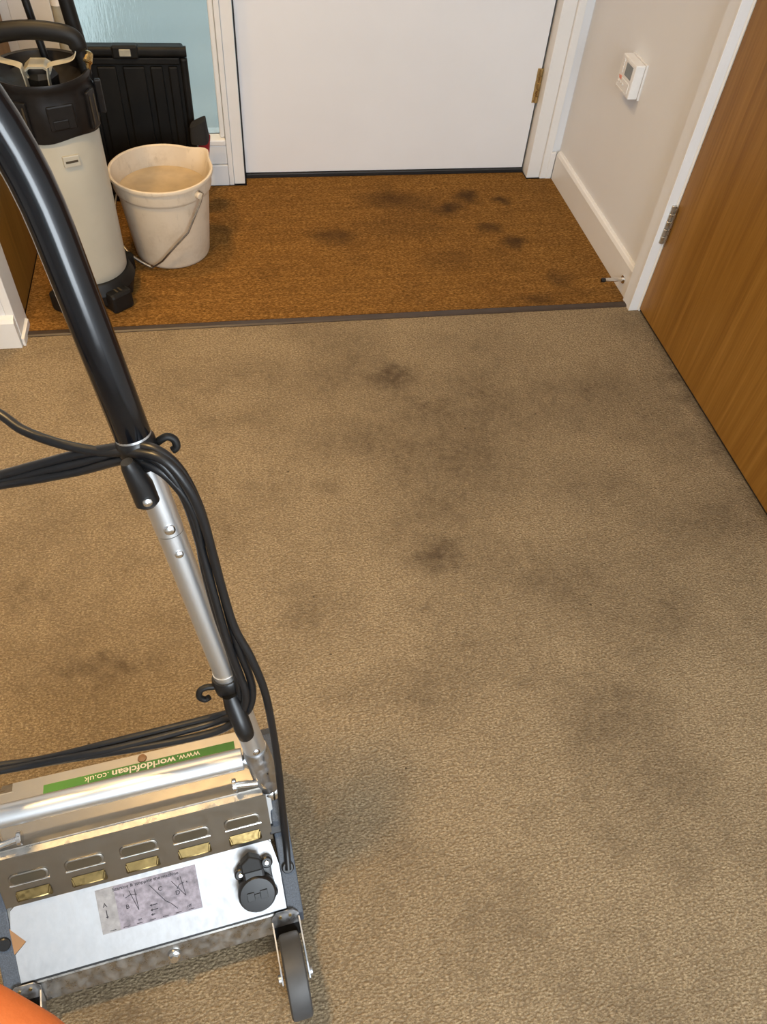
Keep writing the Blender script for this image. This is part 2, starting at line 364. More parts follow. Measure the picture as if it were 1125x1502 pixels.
kn.rotation_euler = (0, -PI / 2, 0); kn.location = (0, -0.84, 1.0)
# front wall: header, right nib, left return
fwb = box(-0.75, 1.28, 2.54, 2.75, 2.10, 2.40)
fwb = box(1.088, 1.28, FY + 0.005, 2.75, 0, 2.40, bm=fwb); fwb = box(-0.75, -0.553, FY, 2.75, 0, 2.40, bm=fwb)
fwb = box(-0.553, 1.088, FY + 0.02, 2.75, 2.08, 2.40, bm=fwb)
struct('wall_front', fwb, 'wall')
struct('baseboard_front', box(1.084, WX - 0.0155, FY - 0.010, FY + 0.006, 0, 0.092, 0.002), 'gloss')
# front door
d1 = empty('door_1', (0.043, 2.540, 0), 0, 'plain white front door at the top of the hallway', kind='structure')
obj('door_leaf', box(0.004, 0.968, 0.0, 0.044, 0.016, 2.04, 0.002), 'door', d1)
obj('bottom_seal', box(0.004, 0.968, -0.008, 0.03, 0.002, 0.015, 0.002), 'seal', d1)
obj('threshold', box(0.0, 0.972, -0.011, 0.05, -0.012, 0.0025, 0.001), 'strip', d1)
obj('side_gasket', box(0.0, 0.0045, 0.004, 0.04, 0.0, 2.04), 'seal', d1)
obj('side_gasket', box(0.9675, 0.9705, 0.004, 0.04, 0.0, 2.04), 'seal', d1)
hinge(d1, 0.9705, -0.001, 0.235, 0.34, 'brass', 0.0055, (0, 0))
hinge(d1, 0.9705, -0.001, 1.70, 1.805, 'brass', 0.0055, (0, 0))
obj('door_handle', cyl((0.06, -0.05, 1.0), (0.18, -0.05, 1.0), 0.01, 16, cyl((0.06, 0, 1.0), (0.06, -0.05, 1.0), 0.01)), 'hinge', d1, True)
# door frame post on the hinge side: stepped, two faces
fr = empty('trim_2', (1.013, FY, 0), 0, 'white front door frame post beside the hinge', kind='structure')
obj('frame_face', box(0.004, 0.050, 0.0, 0.10, 0, 2.08, 0.002), 'gloss', fr)
obj('frame_architrave', box(0.050, 0.077, -0.008, 0.09, 0, 2.08, 0.003), 'gloss', fr)
struct('trim_3', box(0.0, 1.09, FY - 0.003, FY + 0.09, 2.045, 2.10, 0.003), 'gloss')
# side window: stiles, beads, rails and the textured pane
wn = empty('window_1', (-0.22, FY, 0), 0, 'tall textured glass side window left of the front door', kind='structure')
def wpart(name, x0, x1, y0, y1, z0, z1, bev=0.002, mat='gloss'): return obj(name, box(x0 + .22, x1 + .22, y0, y1, z0, z1, bev), mat, wn)
wpart('frame_stile', 0.006, 0.041, 0.004, 0.10, 0, 2.05)
wpart('frame_stile', -0.010, 0.0055, -0.003, 0.10, 0.0, 2.05)
wpart('glazing_bead', -0.0265, -0.0105, 0.010, 0.07, 0.150, 2.05, 0.004)
wpart('frame_stile', -0.553, -0.502, 0.0, 0.10, 0, 2.05)
wpart('frame_stile', -0.4995, -0.445, 0.006, 0.10, 0, 2.05)
wpart('glazing_bead', -0.4445, -0.425, 0.010, 0.07, 0.150, 2.05, 0.004)
wpart('window_sill', -0.445, -0.0105, -0.004, 0.09, 0.128, 0.149, 0.005)
wpart('bottom_rail', -0.445, -0.0105, 0.002, 0.09, 0.069, 0.1275)
wpart('bottom_rail', -0.445, -0.0105, -0.004, 0.09, 0.0, 0.067)
wpart('top_rail', -0.445, -0.0105, 0.0, 0.09, 2.0, 2.08)
obj('pane', box(-0.4255 + .22, -0.0262 + .22, 0.040, 0.046, 0.149, 2.0), 'glass', wn)
struct('floor_outside', box(-2.5, 2.5, 2.75, 6.0, -0.06, -0.02), 'outside')
struct('floor_outside_streak_slab', box(-1.9, -0.50, 2.9, 5.2, -0.02, 0.03), 'gloss')  # white slab added outside to make bright streaks in the glass
# left wall of the porch: oak cupboard front, then the white clad wall end
struct('wall_left', box(-0.75, LX - 0.02, 1.80, 2.75, 0, 2.40), 'wall')
d3 = empty('door_3', (LX, 2.14, 0), 0, 'brown oak panel along the left side of the mat', kind='structure')
obj('door_leaf', box(-0.018, 0.0, -0.335, 0.345, 0.004, 2.05, 0.001), 'oak_dark', d3)
lw = box(-2.3, -0.583, 1.712, 1.80, 0, 2.40)
struct('wall_left_end', lw, 'wall')
b1 = empty('baseboard_left', (-0.575, 1.70, 0), 0, kind='structure')
obj('wall_end_casing', box(-0.008, 0.012, 0.012, 0.10, 0.0, 2.40, 0.002), 'gloss', b1)
obj('skirting_board', poly_prism([(-0.008, 0.0), (-0.008, 0.074), (-0.002, 0.082), (0.012, 0.086), (0.012, 0.0)], 0, -1.72, 0.010), 'gloss', b1)
obj('skirting_return', poly_prism([(0.012, 0.0), (0.0185, 0.0), (0.0185, 0.020), (0.012, 0.024)], 1, 0.0, 0.085), 'gloss', b1)
struct('wall_left_far', box(-2.4, -2.3, -1.6, 1.80, 0, 2.40), 'wall')
# wall behind the camera with the window the daylight comes through
bw = box(-2.4, -0.55, -1.65, -1.55, 0, 2.40); bw = box(1.05, 1.28, -1.65, -1.55, 0, 2.40, bm=bw)
bw = box(-0.55, 1.05, -1.65, -1.55, 0, 0.75, bm=bw); bw = box(-0.55, 1.05, -1.65, -1.55, 2.15, 2.40, bm=bw)
struct('wall_back', bw, 'wall')
w2 = empty('window_2', (0.25, -1.6, 0.75), kind='structure')
for x0, x1, z0, z1 in ((-.8, -.74, 0, 1.4), (.74, .8, 0, 1.4), (-.74, .74, 0, .06), (-.74, .74, 1.34, 1.4), (-.03, .03, .06, 1.34)):
    obj('window_frame', box(x0, x1, -0.03, 0.03, z0, z1, 0.004), 'gloss', w2)

# ================================================================ THINGS IN THE PORCH
mat_o = tag(obj('door_mat', poly_prism([(LX + 0.002, 1.7572), (WX - 0.0155, 1.7572), (WX - 0.0155, FY - 0.013), (1.012, FY - 0.013), (1.012, 2.5285), (0.046, 2.5285), (0.046, FY - 0.013), (LX + 0.002, FY - 0.013)], 2, -0.0115, 0.003), 'coir'), 'soiled brown coir mat filling the floor before the front door', 'door mat')

# recessed ceiling downlights (above the top of the picture)
for (x, y, lb) in ((-0.62, 0.80, 'round white ceiling downlight above the hallway carpet'), (-0.40, 2.08, 'round white ceiling downlight above the coir mat')):
    cl = empty('ceiling_downlight', (x, y, 2.40), 0, lb, 'lamp', 'ceiling downlights')
    obj('bezel', lathe([(0.085, 0), (0.115, 0), (0.115, -0.006), (0.105, -0.012), (0.088, -0.012), (0.085, -0.004)], 36, close=True), 'white', cl, True)
    obj('diffuser', lathe([(0, -0.002), (0.085, -0.002), (0.085, -0.006), (0, -0.008)], 36), 'lamp', cl, True)

# thermostat
th = empty('room_thermostat', (WX, 2.110, 0.436), 0, 'white room thermostat with grey display on the right wall', 'thermostat')
obj('back_plate', box(-0.006, 0, -0.045, 0.052, 0.0, 0.090, 0.001), 'white', th)
hs = obj('housing', box(-0.034, -0.0062, -0.043, 0.050, 0.002, 0.088, 0.003), 'white', th)
obj('display', box(-0.0352, -0.0338, -0.030, 0.012, 0.046, 0.078, 0.0005), 'screen', hs)
obj('display_bezel', box(-0.0347, -0.0335, -0.036, 0.018, 0.041, 0.083, 0.0005), 'white', hs)
obj('button_panel', box(-0.0352, -0.0338, -0.030, 0.040, 0.010, 0.036, 0.002), 'white', hs)
for y in (0.006, 0.020, 0.034): obj('button', cyl((-0.034, y, 0.023), (-0.037, y, 0.023), 0.0042, 14, bev=0.001), 'white', hs, True)
obj('flame_mark', poly_prism([(0.020, 0.030), (0.036, 0.030), (0.040, 0.037), (0.024, 0.039)], 0, -0.0356, -0.034), 'red_print', hs)
for k in range(4): obj('side_key', box(-0.0358, -0.034, 0.026 + 0.0, 0.034, 0.046 + k * 0.009, 0.052 + k * 0.009, 0.0006), 'white', hs)

# door stop on the skirting
ds = empty('door_stop', (WX - 0.015, 1.808, 0.043), 0, 'short chrome door stop with black tip on the skirting', 'door stop')
obj('rose', cyl((0, 0, 0), (-0.004, 0, 0), 0.0125, 24, bev=0.001), 'chrome', ds, True)
obj('stem', cyl((-0.004, 0, 0), (-0.058, 0, 0), 0.0058, 20), 'chrome', ds, True)
obj('rubber_tip', cyl((-0.058, 0, 0), (-0.070, 0, 0), 0.0064, 20, bev=0.0015), 'rubber', ds, True)

# ---- bucket
bk = empty('bucket', (-0.190, 2.115, 0.003), 0, 'dirty cream plastic bucket of murky water on the mat', 'bucket')
SP = math.radians(38)
def spout(a, r, z):
    d = (a - SP + PI) % (2 * PI) - PI
    k = math.exp(-(d / 0.20) ** 2) * max(0.0, min(1.0, (z - 0.205) / 0.045))
    return r + 0.022 * k, z + 0.004 * k
prof = [(0, 0), (0.098, 0), (0.1035, 0.003), (0.106, 0.010), (0.124, 0.196), (0.130, 0.200), (0.1325, 0.208), (0.1335, 0.236), (0.139, 0.238), (0.1405, 0.243), (0.139, 0.2475), (0.135, 0.2485), (0.1315, 0.246), (0.1215, 0.196), (0.103, 0.010), (0, 0.008)]
obj('bucket_body', lathe(prof, 72, fn=spout), 'bucket', bk, True)
obj('murky_water', lathe([(0, 0.1922), (0.119, 0.1922), (0.1212, 0.1935), (0.1205, 0.189), (0, 0.188)], 64), 'liquid', bk, True)
LA = math.radians(-46)
for k, a in enumerate((LA, LA + PI)):
    e = Vector((math.cos(a), math.sin(a), 0))
    obj('handle_lug', cyl(e * 0.1315 + Vector((0, 0, 0.220)), e * 0.147 + Vector((0, 0, 0.220)), 0.0095, 20, bev=0.002), 'bucket', bk, True)
def bp(adeg, r, z): a = math.radians(adeg); return (r * math.cos(a), r * math.sin(a), z)
bail = [bp(-46, .143, .232), bp(-42, .146, .224), bp(-48, .150, .206), bp(-66, .141, .128), bp(-86, .134, .082), bp(-101, .128, .042), bp(-117, .122, .012), bp(-124, .125, .014), bp(-140, .140, .038), bp(-165, .150, .075), bp(-195, .150, .12), bp(-215, .15, .18), bp(-226, .146, .222)]
hb = obj('wire_handle', tube(bail[:6] + smooth_path(bail[6:], 3), 0.0026, 8), 'wire', bk, True)
obj('hand_grip', tube(smooth_path([bp(-120, .123, .0135), bp(-130, .130, .024), bp(-142, .141, .040), bp(-152, .146, .054)], 4), 0.0045, 12), 'wire', hb, True)

# ---- black crate leaning on the side window
cr = empty('storage_crate', (-0.262, 2.398, 0.003), 0, 'black ribbed plastic crate on end against the glass', 'crate')
cr.rotation_euler = (math.radians(-2.5), 0, 0)
hw, hh = 0.166, 0.437
obj('back_shell', box(-hw + .01, hw - .01, 0.018, 0.072, 0.004, hh - 0.008, 0.006), 'crate', cr)
obj('recessed_panel', box(-hw + 0.02, hw - 0.02, 0.012, 0.018, 0.012, hh - 0.04), 'crate', cr)
obj('rim', poly_prism(stadium(0.024, 0.026, 0.009), 0, -hw, hw), 'crate', cr, True, (0, 0.012, hh - 0.013))
obj('rim', box(hw - 0.020, hw, 0.0, 0.03, 0.0, hh - 0.027, 0.007), 'crate', cr)
obj('rim', box(-hw, -hw + 0.020, 0.0, 0.03, 0.0, hh - 0.027, 0.007), 'crate', cr)
obj('rim', box(-hw + 0.02, hw - 0.02, 0.0, 0.03, 0.0, 0.022, 0.007), 'crate', cr)
obj('rim_lug', box(-0.036, 0.036, -0.004, 0.03, hh - 0.03, hh + 0.005, 0.006), 'crate', cr)
obj('latch_clip', box(-0.015, 0.016, -0.0075, -0.0025, hh - 0.021, hh - 0.003, 0.002), 'bracket', cr)
obj('inner_ledge', box(-hw + 0.02, hw - 0.02, 0.004, 0.018, hh - 0.046, hh - 0.027, 0.004), 'crate', cr)
for x, wdt in ((-0.118, 0.036), (-0.058, 0.052), (0.016, 0.060), (0.078, 0.034), (0.124, 0.026)): obj('panel_rib', box(x - wdt / 2, x + wdt / 2, 0.003, 0.0135, 0.024, hh - 0.05, 0.004), 'crate', cr)

# ---- black and red bag between crate and frame
bag = empty('fabric_bag', (-0.090, 2.335, 0.003), math.radians(-8), 'black and red cloth bag tucked behind the bucket', 'bag')
def sack(x0, x1, z0, z1, lean, top):
    bm = bmesh.new(); rows = []
    for i in range(9):
        t_ = i / 8; z = z0 + (z1 - z0) * t_; ring = []
        for (sx, sy) in [(math.cos(2 * PI * k / 20), math.sin(2 * PI * k / 20)) for k in range(20)]:
            q = abs(sx) ** 0.5 * (1 if sx > 0 else -1); p = abs(sy) ** 0.6 * (1 if sy > 0 else -1)
            xx = (x0 + x1) / 2 + q * (x1 - x0) / 2 * (1 - 0.10 * t_) + lean * t_
            ring.append(bm.verts.new((xx, p * (0.036 - 0.010 * t_) + 0.012 * t_, z + top * q * t_)))
        rows.append(ring)
    for A, B in zip(rows, rows[1:]):
        for k in range(20): bm.faces.new((A[k], A[(k + 1) % 20], B[(k + 1) % 20], B[k]))
    bm.faces.new(rows[0][::-1]); bm.faces.new(rows[-1]); return bm
obj('red_body', sack(-0.034, 0.000, 0.0, 0.224, 0.036, -0.004), 'red', bag, True)
obj('black_flap', sack(-0.018, 0.033, 0.220, 0.266, -0.004, 0.011), 'blackf', bag, True)

# ---- pump sprayer
sp = empty('pump_sprayer', (-0.398, 1.930, 0.003), 0, 'tall beige pump sprayer tank with black collar and base', 'sprayer')
bpts = []
for k in range(8):
    a = math.radians(22.5 + 45 * k); bpts.append((0.112 * math.cos(a), 0.112 * math.sin(a)))
base = obj('base', poly_prism(bpts, 2, 0.012, 0.048, 0.006), 'blackm', sp)
obj('base_cup', lathe([(0, 0.046), (0.112, 0.046), (0.106, 0.060), (0.1015, 0.074), (0.099, 0.076), (0, 0.076)], 48), 'blackm', sp, True)
for k, a in enumerate((-52, -128, 52, 128)):
    c_, s_ = math.cos(math.radians(a)), math.sin(math.radians(a))
    f = obj('foot', xform(box(-0.028, 0.030, -0.032, 0.032, 0.0, 0.056, 0.009), Matrix.Translation((0.105 * c_, 0.105 * s_, 0)) @ Matrix.Rotation(math.radians(a), 4, 'Z')), 'blackm', base)
    for j in (-0.008, 0.004): obj('slot', xform(box(0.000, 0.020, j, j + 0.005, 0.0555, 0.0570), Matrix.Translation((0.105 * c_, 0.105 * s_, 0)) @ Matrix.Rotation(math.radians(a), 4, 'Z')), 'slot', base)
obj('tank', lathe([(0, 0.07), (0.090, 0.07), (0.0955, 0.078), (0.0965, 0.10), (0.098, 0.30), (0.099, 0.47), (0.09, 0.50), (0, 0.50)], 64), 'tank', sp, True)
tb = Matrix.Rotation(math.radians(-68), 4, 'Z')
bkl = obj('tank_loop', xform(box(0.096, 0.104, -0.019, 0.019, 0.392, 0.418, 0.002), tb), 'tank', sp)
obj('loop_slot', xform(box(0.1035, 0.1045, -0.014, 0.014, 0.402, 0.407), tb), 'slot', bkl)
def facet(a, r, z):
    if z < 0.47 or z > 0.552: return r, z - (0.005 * math.cos(4 * a + 0.6) if z < 0.462 else 0)
    k = (a / (PI / 4)) % 1.0 - 0.5
    return r * (1 + 0.03 * (abs(k) * 2) ** 2), z
col = obj('collar', lathe([(0.0995, 0.470), (0.1015, 0.450), (0.1045, 0.452), (0.106, 0.480), (0.106, 0.530), (0.101, 0.546), (0.105, 0.556), (0.108, 0.566), (0.106, 0.571), (0.100, 0.569), (0.090, 0.545), (0.060, 0.530), (0, 0.528)], 64, fn=facet), 'darkcap', sp, True)
for a in (-112, -22, 68, 158):
    Rz = Matrix.Rotation(math.radians(a), 4, 'Z')
    b_ = obj('buckle', xform(box(0.103, 0.113, -0.016, 0.016, 0.458, 0.538, 0.003), Rz), 'darkcap', col)
    for y0 in (-0.011, 0.007): obj('buckle_slot', xform(box(0.1125, 0.1138, y0, y0 + 0.004, 0.468, 0.528), Rz), 'slot', col)
for a in (-67, 23, 113):
    Rz = Matrix.Rotation(math.radians(a), 4, 'Z')
    obj('raised_panel', xform(box(0.100, 0.1085, -0.030, 0.030, 0.476, 0.530, 0.004), Rz), 'darkcap', col)
    obj('panel_step', xform(box(0.107, 0.1105, -0.022, 0.012, 0.480, 0.500, 0.002), Rz), 'darkcap', col)
Rz = Matrix.Rotation(math.radians(2), 4, 'Z')
obj('side_clip', xform(box(0.108, 0.124, -0.006, 0.006, 0.470, 0.545, 0.004), Rz), 'darkcap', col)
obj('carry_handle', tube(smooth_path([(0.098, 0, 0.555), (0.094, 0, 0.598), (0.084, 0, 0.630), (0.03, 0, 0.642), (-0.03, 0, 0.642), (-0.084, 0, 0.630), (-0.094, 0, 0.598), (-0.098, 0, 0.555)], 6), [0.010] * 8 + [0.0155] * 27 + [0.009] * 8, 14, sx=1.25), 'blackm', sp, True)
for s in (-1, 1):
    pts = [(s * 0.024, -0.058, 0.535), (s * 0.027, -0.056, 0.580), (s * 0.034, -0.052, 0.590), (s * 0.074, -0.03, 0.592), (s * 0.086, -0.014, 0.600), (s * 0.090, -0.006, 0.618)]
    pl = bmesh.new(); A = []
    for (x, y, z) in smooth_path(pts, 4):
        A.append([pl.verts.new((x + dx, y + dy, z)) for dx, dy in ((0, 0), (0, 0.026), (s * -0.0025, 0.026), (s * -0.0025, 0.0))])
    for p_, q_ in zip(A, A[1:]):
        for k in range(4): pl.faces.new((p_[k], p_[(k + 1) % 4], q_[(k + 1) % 4], q_[k]))
    pl.faces.new(A[0]); pl.faces.new(A[-1])
    obj('handle_bracket', pl, 'bracket', sp)
pc = obj('pump_cap', lathe([(0, 0.53), (0.036, 0.53), (0.038, 0.556), (0.030, 0.566), (0, 0.567)], 8), 'black', sp, False)
obj('pressure_plate', poly_prism([(-0.022, 0.560), (-0.030, 0.572), (-0.016, 0.583), (0.016, 0.583), (0.030, 0.572), (0.022, 0.560), (0.019, 0.560), (0.026, 0.571), (0.014, 0.579), (-0.014, 0.579), (-0.026, 0.571), (-0.019, 0.560)], 1, -0.034, 0.016), 'bracket', pc)
obj('pump_rod', tube(smooth_path([(0.012, 0.050, 0.535), (0.009, 0.053, 0.564), (-0.003, 0.055, 0.679), (-0.012, 0.056, 0.80)], 4), 0.0085, 14), 'black', sp, True)
obj('brass_fitting', cyl((0.104, -0.006, 0.580), (0.108, 0.012, 0.596), 0.012, 16, cyl((0.100, 0.0, 0.566), (0.105, 0.0, 0.582), 0.009, 14), bev=0.003), 'brass', sp, True)
obj('spray_lance', tube([(0.087, 0.070, 0.540), (0.0855, 0.070, 0.560), (0.0845, 0.070, 0.590), (0.077, 0.071, 0.676), (0.066, 0.072, 0.80)], [0.010, 0.0165, 0.0165, 0.016, 0.015], 16), 'blackm', sp, True)
# pale tube leaning in the corner behind the sprayer
wd = empty('wand', (-0.400, 2.26, 0.003), 0, 'pale metal tube leaning behind the pump sprayer', 'tube')
obj('wand_tube', tube([(0, 0, 0), (0.0035, 0.02, 0.30), (0.007, 0.038, 0.575)], 0.0135, 18), 'bracket', wd, True)
obj('end_cap', tube([(0.007, 0.038, 0.575), (0.0072, 0.039, 0.590)], 0.0145, 18), 'white', wd, True)

# ================================================================ CARPET CLEANING MACHINE
mc = empty('carpet_cleaning_machine', (-0.2098, 0.3701, 0.0), math.radians(6), 'silver and black twin brush carpet machine with upright handle', 'cleaning machine')
HW = 0.176
# housing: the outline runs rear strip -> panel -> louvre sheet -> lid -> front
prof = [(-0.126, 0.052), (-0.1215, 0.077), (-0.116, 0.0795), (-0.038, 0.1495), (0.0005, 0.2195), (0.0105, 0.2215), (0.096, 0.2045), (0.118, 0.180), (0.122, 0.062), (0.105, 0.048), (-0.105, 0.048)]
hsg = obj('housing', poly_prism(prof, 0, -HW, HW), 'galv', mc)
# rear strip (galvanised angle)
rs = obj('rear_strip', poly_prism([(-0.139, 0.050), (-0.1205, 0.0775), (-0.117, 0.0765), (-0.120, 0.046)], 0, -HW, HW), 'galv', mc)
obj('under_skirt', poly_prism([(-0.134, 0.024), (-0.1365, 0.049), (-0.120, 0.046), (-0.116, 0.022)], 0, -HW + 0.003, HW - 0.003), 'rubber', mc)
def screw(name, p, nrm, r, mat, parent, slot=True):
    p = Vector(p); nv = Vector(nrm).normalized()
    s_ = obj(name, tube([p, p + nv * r * 0.35, p + nv * r * 0.6], [r, r * 0.92, r * 0.55], 16), mat, parent, True)
    return s_
nv_strip = Vector((0, -0.83, 0.56))
screw('screw', (0.020, -0.1315, 0.0625), nv_strip, 0.009, 'chrome', rs)
obj('hex_nut', cyl(Vector((0.020, -0.1315, 0.0625)) + nv_strip * 0.002, Vector((0.020, -0.1315, 0.0625)) + nv_strip * 0.009, 0.0062, 6), 'chrome', rs)
# control panel
EV = Vector((0, 0.078, 0.07)).normalized(); PN = basis((0, -0.116, 0.08), (1, 0, 0), EV)
pan = obj('control_panel', xform(poly_prism([(-0.176, 0.0), (0.182, 0.0), (0.182, 0.066), (0.176, 0.100), (0.172, 0.1045), (-0.166, 0.1045), (-0.172, 0.100), (-0.176, 0.075), (-0.160, 0.054), (-0.176, 0.040)], 2, -0.0005, 0.0018), PN), 'panel', mc)
obj('panel_gap', xform(box(-0.176, 0.182, -0.0035, -0.0004, -0.001, 0.001), PN), 'seal', mc)
obj('brown_strap', xform(poly_prism([(-0.1775, 0.040), (-0.1600, 0.054), (-0.1775, 0.076)], 2, -0.0003, 0.0006), PN), 'tan', pan)
# instruction label with its print
lab = obj('instruction_label', xform(box(-0.0650, 0.0690, 0.0346, 0.0973, 0.0017, 0.0022), PN), 'label', pan)
obj('label_tab', xform(box(-0.0650, -0.0410, 0.0348, 0.0971, 0.0022, 0.00235), PN), 'label2', lab)
pr_ = text_bm('Starting & stopping the machine', 0.0065, 0.0013, 0.0925, 0.088, bold=0.00008)
for s_, x, y, sz in (('A', -0.0558, 0.0741, .0085), ('B', -0.0273, 0.0640, .0085), ('C', 0.018, 0.0765, .0085), ('D', 0.0401, 0.0647, .0085), ('1', -0.0300, 0.0810, .005), ('on', -0.0150, 0.0424, .0055), ('off', 0.0521, 0.0423, .0055), ('0', 0.0435, 0.0835, .0055), ('4', 0.0540, 0.0765, .0045)):
    pr_ = text_bm(s_, sz, x, y, bold=0.0001, bm=pr_)
for p, q in (((-0.0223, 0.0858), (-0.0139, 0.0558)), ((-0.0149, 0.0866), (-0.0139, 0.0558)), ((0.005, 0.0858), (0.0223, 0.058)), ((0.0223, 0.058), (0.029, 0.0525)), ((0.029, 0.0525), (0.0364, 0.0429)),
             ((0.0341, 0.0834), (0.0501, 0.0578)), ((0.0467, 0.0867), (0.0501, 0.0578)), ((-0.0284, 0.0768), (-0.0215, 0.0795)), ((-0.0215, 0.0795), (-0.0125, 0.0780)), ((0.040, 0.0700), (0.0435, 0.0755)), ((0.0435, 0.0755), (0.0500, 0.0772))):
    pr_ = stroke(p, q, 0.0009, pr_)
for k in range(7): pr_ = stroke((-0.055 + k * 0.0175, 0.0372), (-0.047 + k * 0.0175, 0.0372), 0.0009, pr_)
pr_ = arrow((-0.0552, 0.0671), (-0.0552, 0.0580), 0.0012, pr_)
pr_ = arrow((0.0111, 0.0573), (0.0035, 0.0573), 0.0012, pr_); pr_ = arrow((0.0111, 0.0505), (0.0035, 0.0505), 0.0012, pr_); pr_ = arrow((0.006, 0.0440), (0.003, 0.0440), 0.0012, pr_)
obj('printed_lettering', xform(pr_, PN @ Matrix.Translation((0, 0, 0.00245))), 'ink', lab)
# power inlet with flap
so = obj('power_inlet', xform(poly_prism([(x + 0.1465, y + 0.055) for x, y in stadium(0.048, 0.060, 0.011)], 2, 0.0018, 0.010, 0.002), PN), 'black', mc, True)
sk = obj('socket_body', xform(lathe([(0, 0.009), (0.026, 0.009), (0.0265, 0.024), (0.0235, 0.028), (0, 0.029)], 28, (0.1460, 0.0440, 0)), PN), 'rubber', so, True)
obj('socket_neck', xform(box(0.1310, 0.1600, 0.052, 0.0790, 0.009, 0.025, 0.003), PN), 'rubber', so)
obj('flap_tab', xform(poly_prism([(0.1300, 0.077), (0.1300, 0.0905), (0.1430, 0.0995), (0.1570, 0.0925), (0.1590, 0.077)], 2, 0.009, 0.027, 0.002), PN), 'blackm', so)
for x0, x1, y0, y1 in ((.132, .142, .038, .050), (.150, .160, .038, .050), (.142, .150, .041, .047)): obj('flap_relief', xform(box(x0, x1, y0, y1, 0.0288, 0.0300, 0.0004), PN), 'black', sk)
for x, y in ((0.1275, 0.070), (0.1655, 0.078), (0.1275, 0.034), (0.1660, 0.034)):
    obj('fixing_ear', xform(cyl((x, y, 0.0018), (x, y, 0.013), 0.0085, 18, bev=0.002), PN), 'black', so, True)
    obj('fixing_screw', xform(cyl((x, y, 0.0125), (x, y, 0.0145), 0.0034, 12, bev=0.0008), PN), 'chrome', so, True)
# louvre sheet with five pressed louvres
LO = Vector((0, -0.038, 0.15)); LV = Vector((0, 0.033, 0.06)).normalized(); LN = basis(LO, (1, 0, 0), LV)
ls = obj('louvre_sheet', xform(poly_prism([(-0.176, 0.0), (0.180, 0.0), (0.180, 0.080), (-0.176, 0.080)], 2, -0.0004, 0.0016), LN), 'louvre', mc)
for k in range(5):
    x = 0.1425 - k * 0.0700
    lv = obj('louvre', xform(poly_prism([(x + a, y + 0.0445) for a, y in stadium(0.050, 0.019, 0.008)], 2, 0.0016, 0.0034, 0.0008), LN), 'louvre', ls, True)
    obj('louvre_recess_shade', xform(poly_prism([(x + a, y + 0.0450) for a, y in stadium(0.044, 0.0135, 0.006)], 2, 0.0033, 0.0038), LN), 'slot', lv)  # dark raised inset, its colour imitates the shaded recess
    obj('louvre_lip', xform(cyl((x - 0.025, 0.0362, 0.0030), (x + 0.025, 0.0362, 0.0030), 0.0014, 8), LN), 'chrome', lv, True)
    # pressed ledge: tapered scoop whose upper face looks up
    sc_ = bmesh.new()
    def V_(p): return sc_.verts.new(p)
    top = [V_((x - 0.0225, 0.0255, 0.0017)), V_((x + 0.0225, 0.0255, 0.0017))]
    lip = [V_((x - 0.0185, 0.0130, 0.0085)), V_((x + 0.0185, 0.0130, 0.0085))]
    bot = [V_((x - 0.0240, 0.0050, 0.0014)), V_((x + 0.0240, 0.0050, 0.0014))]
    sc_.faces.new((top[0], top[1], lip[1], lip[0])); sc_.faces.new((lip[0], lip[1], bot[1], bot[0])); sc_.faces.new((top[0], lip[0], bot[0])); sc_.faces.new((top[1], bot[1], lip[1])); sc_.faces.new((top[1], top[0], bot[0], bot[1]))
    bmesh.ops.bevel(sc_, geom=sc_.edges[:], offset=0.0015, segments=2, affect='EDGES')
    obj('louvre_ledge', xform(sc_, LN), 'ledge', lv, True)
# crease bead, lid, front flange
obj('lid_crease', cyl((-0.176, 0.0105, 0.2222), (0.178, 0.0105, 0.2222), 0.0014, 8), 'hinge', mc, True)
LDV = Vector((0, 0.0855, -0.017)).normalized(); LD = basis((0, 0.0105, 0.2225), (1, 0, 0), LDV)
lid = obj('lid', xform(poly_prism([(-0.172, 0.0), (0.180, 0.0), (0.186, 0.030), (0.186, 0.084), (-0.172, 0.084)], 2, -0.0008, 0.0012), LD), 'louvre', mc)
fl = obj('front_flange', xform(poly_prism([(-0.150, 0.084), (-0.156, 0.088), (-0.156, 0.100), (0.180, 0.100), (0.186, 0.084)], 2, -0.0028, -0.0006), LD), 'louvre', mc)
screw('bolt', LD @ Vector((0.019, 0.0915, -0.0006)), (0, 0.15, 1), 0.0065, 'tan', fl)
stk = obj('sticker', xform(box(-0.114, 0.149, 0.044, 0.0840, 0.0012, 0.0016), LD), 'cream', lid)
obj('green_band', xform(box(-0.114, 0.149, 0.0700, 0.0838, 0.0016, 0.0018), LD), 'green', stk)
UD = LD @ Matrix.Rotation(PI, 4, 'Z')
tx = text_bm('worldofclean', 0.0150, -0.0215, -0.0765, 0.088, bold=0.0003); tx = text_bm('www.', 0.0150, 0.0435 - 0.127, -0.0765, 0.032, bm=tx); tx = text_bm('.co.uk', 0.0135, 0.0435, -0.0765, 0.033, bm=tx)
obj('web_lettering', xform(tx, UD @ Matrix.Translation((0, 0, 0.0019))), 'cream', stk)
tx = text_bm('Tel: 01260 201010', 0.0165, -0.020, -0.0600, 0.135, bold=0.0004)
obj('phone_lettering', xform(tx, UD @ Matrix.Translation((0, 0, 0.0019))), 'ink', stk)
